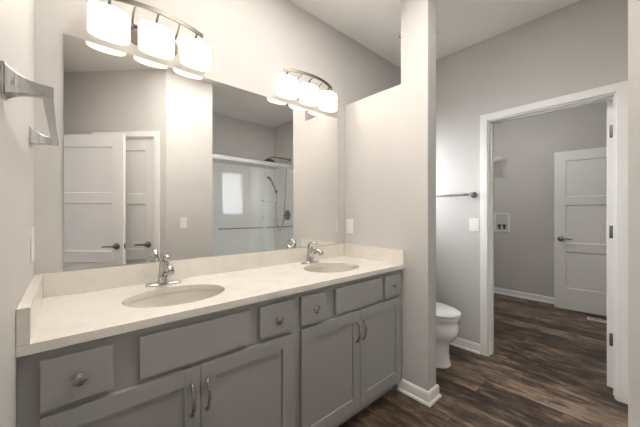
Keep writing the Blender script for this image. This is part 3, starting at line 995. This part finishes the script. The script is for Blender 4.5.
tu = thing('bathtub', 'white bathtub under the sliding glass doors', 'bathtub', ((SX0 + SX1) / 2, (YS + SYF) / 2, 0))
hx, hy = (SX1 - SX0) / 2 - 0.002, (SYF + 0.05 - YS) / 2 - 0.002
bm = bmesh.new()
cyy = 0.025
def rr(z, ax, ay, p=8):
    return [(x, y + cyy, z) for x, y, _ in ell(0, 0, 0, ax, ay, 64, p)]
loft(bm, [rr(0.0, hx, hy, 40), rr(0.485, hx, hy, 40), rr(0.498, hx - 0.01, hy - 0.01, 30), rr(0.498, hx - 0.07, hy - 0.06, 8), rr(0.48, hx - 0.085, hy - 0.075, 7), rr(0.25, hx - 0.13, hy - 0.10, 6), rr(0.13, hx - 0.2, hy - 0.14, 5), rr(0.11, hx - 0.3, hy - 0.2, 4)])
obj('tub_shell', bm, 'acrylic', tu, smooth=True)

sd = thing('shower_door', 'clear sliding glass shower door with chrome rails, in the mirror', 'shower door', ((SX0 + SX1) / 2, SYF, 0))
L = (SX1 - SX0) / 2 - 0.014
bm = bmesh.new()
add_box(bm, -L, L, -0.032, 0.032, 1.908, 1.962, bevel=0.010)
obj('top_rail', bm, 'satin_chrome', sd)
bm = bmesh.new()
add_box(bm, -L, L, -0.028, 0.028, 0.4992, 0.522, bevel=0.004)
obj('bottom_track', bm, 'chrome', sd)
for s in (-1, 1):
    bm = bmesh.new()
    add_box(bm, s * L - 0.012, s * L + 0.012, -0.022, 0.022, 0.522, 1.915, bevel=0.002)
    obj('side_jamb', bm, 'chrome', sd)
for (a_, b_, yv, bar_s) in ((-L + 0.013, 0.03, 0.012, 1), (-0.04, L - 0.013, -0.012, 1)):
    bm = bmesh.new()
    add_box(bm, a_, b_, yv - 0.003, yv + 0.003, 0.524, 1.914)
    g = obj('glass_panel', bm, 'glass', sd)
    bm = bmesh.new()
    yo = yv + 0.045
    add_tube(bm, [(a_ + 0.08, yo, 1.052), (b_ - 0.05, yo, 1.052)], 0.0085, n=12, smooth=1)
    for xx in (a_ + 0.11, b_ - 0.08):
        add_tube(bm, [(xx, yv + 0.003, 1.052), (xx, yo, 1.052)], 0.006, n=10, smooth=1)
    obj('towel_bar', bm, 'lever', g, smooth=True)

# rain head on its arm
XW = SX1 - 0.012
sh_ = thing('rain_shower', 'black rain shower head on a wall arm above the shower rail', 'shower head', (XW, -0.50, 2.10))
bm = bmesh.new()
add_tube(bm, [(0.0115, 0, 0.020), (-0.10, 0, 0.026), (-0.30, 0, 0.024), (-0.37, 0, 0.014), (-0.385, 0, -0.01)], 0.0095, n=12)
add_lathe(bm, [(0.0, 0.0), (0.028, 0.0), (0.028, 0.006), (0.012, 0.012), (0, 0.012)], Matrix.Translation((0.0118, 0, 0.020)) @ Matrix.Rotation(-PI / 2, 4, 'Y'), n=20)
obj('arm', bm, 'lever', sh_, smooth=True)
bm = bmesh.new()
add_lathe(bm, [(0.0, -0.078), (0.094, -0.078), (0.098, -0.074), (0.098, -0.058), (0.075, -0.034), (0.040, -0.012), (0.018, -0.004), (0, -0.004)], Matrix.Translation((-0.385, 0, 0.0)), n=36)
obj('spray_plate', bm, 'black_metal', sh_, smooth=True)

hsw = thing('hand_shower', 'dark hand shower on its wall bracket with looping hose', 'hand shower', (XW, -0.84, 1.63))
bm = bmesh.new()
add_tube(bm, [(0.0, 0, 0.0), (-0.03, 0, 0.0)], 0.011, n=12, smooth=1)
add_tube(bm, [(-0.03, 0, -0.03), (-0.045, 0, 0.012)], [0.016, 0.018], n=14, smooth=1)
obj('bracket', bm, 'lever', hsw, smooth=True)
bm = bmesh.new()
add_tube(bm, [(-0.038, 0, -0.05), (-0.06, 0, 0.03), (-0.11, 0, 0.13), (-0.16, 0.0, 0.20)], [0.010, 0.012, 0.013, 0.016], n=12)
add_lathe(bm, [(0.0, 0.0), (0.045, 0.0), (0.048, 0.008), (0.044, 0.016), (0.018, 0.03), (0.0, 0.032)], Matrix.Translation((-0.178, 0, 0.20)) @ Matrix.Rotation(math.radians(35), 4, 'Y'), n=28)
obj('spray_wand', bm, 'lever', hsw, smooth=True)
bm = bmesh.new()
add_tube(bm, [(-0.036, 0, -0.045), (-0.03, 0.0, -0.2), (-0.03, 0.0, -0.45), (-0.03, 0.03, -0.60), (-0.03, 0.09, -0.67), (-0.03, 0.16, -0.62), (-0.03, 0.23, -0.40), (-0.03, 0.28, 0.10), (-0.03, 0.31, 0.40), (-0.03, 0.325, 0.455)], 0.0062, n=8, smooth=8)
obj('hose', bm, 'lever', hsw, smooth=True)

sv = thing('shower_valve', 'round dark shower valve with lever on the right shower wall', 'shower valve', (XW, -0.55, 1.215))
bm = bmesh.new()
add_lathe(bm, [(0.0, 0.0002), (0.082, 0.0002), (0.082, 0.005), (0.07, 0.012), (0.03, 0.016), (0.028, 0.05), (0.022, 0.058), (0.0, 0.06)], Matrix.Rotation(-PI / 2, 4, 'Y'), n=32)
obj('escutcheon', bm, 'lever', sv, smooth=True)
bm = bmesh.new()
add_tube(bm, [(-0.048, 0, 0), (-0.052, 0, -0.04), (-0.058, 0, -0.085)], [0.010, 0.008, 0.007], n=10)
obj('lever', bm, 'lever', sv, smooth=True)

# ---------------------------------------------------------------- laundry room
ws = thing('wire_shelf', 'white wire shelf on the far laundry wall', 'shelf', (XF, 1.36, 2.06))
bm = bmesh.new()
for x in (-0.004, -0.10, -0.20, -0.30):
    add_tube(bm, [(x - 0.004, 0, 0.004), (x - 0.004, 0.60, 0.004)], 0.006, n=6, smooth=1)
add_tube(bm, [(-0.304, 0, -0.028), (-0.304, 0.60, -0.028)], 0.006, n=6, smooth=1)
for k in range(25):
    y = 0.002 + k * 0.0248
    add_tube(bm, [(-0.004, y, 0.009), (-0.30, y, 0.009), (-0.306, y, 0.004), (-0.306, y, -0.03)], 0.0032, n=5, smooth=1)
obj('wire_deck', bm, 'plastic', ws)
for y in (0.03, 0.57):
    bm = bmesh.new()
    add_tube(bm, [(-0.295, y, -0.03), (-0.012, y, -0.29)], 0.006, n=8, smooth=1)
    add_box(bm, -0.012, -0.0004, y - 0.012, y + 0.012, -0.32, -0.26, bevel=0.002)
    obj('bracket', bm, 'plastic', ws)

wb = thing('washer_outlet_box', 'white recessed washer outlet box on the far laundry wall', 'outlet box', (XF, 1.43, 1.105))
bm = bmesh.new()
w_, h_ = 0.105, 0.14
for q in ((-w_, -w_ + 0.022, -h_, h_), (w_ - 0.022, w_, -h_, h_), (-w_ + .022, w_ - .022, -h_, -h_ + 0.022), (-w_ + .022, w_ - .022, h_ - 0.022, h_)):
    add_box(bm, -0.012, -0.0004, q[0], q[1], q[2], q[3], bevel=0.002)
obj('frame', bm, 'plastic', wb)
box_obj('back_panel', 'wall', wb, -0.004, -0.0006, -w_ + 0.022, w_ - 0.022, -h_ + 0.022, h_ - 0.022)
for s in (-1, 1):
    bm = bmesh.new()
    add_tube(bm, [(-0.012, s * 0.032, -0.10), (-0.012, s * 0.032, -0.045)], 0.011, n=12, smooth=1)
    add_box(bm, -0.032, -0.012, s * 0.032 - 0.020, s * 0.032 + 0.020, -0.052, -0.030, bevel=0.003)
    obj('supply_valve', bm, 'black_metal', wb)

fr = thing('floor_register', 'white floor register at the foot of the far laundry door', 'floor vent', (4.62, 0.30, 0))
box_obj('register_frame', 'plastic', fr, -0.05, 0.05, -0.13, 0.13, 0.0003, 0.006, bevel=0.002)
bm = bmesh.new()
for k in range(16):
    y = -0.108 + k * 0.0144
    add_box(bm, -0.034, 0.034, y - 0.004, y + 0.004, 0.0055, 0.0066)
obj('register_slots', bm, 'dark_slot', fr)

cl = thing('ceiling_lamp', 'round flush ceiling lamp in the laundry room', 'ceiling lamp', (3.75, 1.15, CE))
bm = bmesh.new()
add_lathe(bm, [(0.0, -0.0004), (0.15, -0.0004), (0.15, -0.02), (0.14, -0.025), (0, -0.025)], n=40)
obj('lamp_base', bm, 'nickel', cl, smooth=True)
bm = bmesh.new()
add_lathe(bm, [(0.0, -0.0255), (0.135, -0.0255), (0.13, -0.05), (0.10, -0.075), (0.05, -0.09), (0.0, -0.093)], n=40)
obj('lamp_glass', bm, 'lamp_glass', cl, smooth=True)
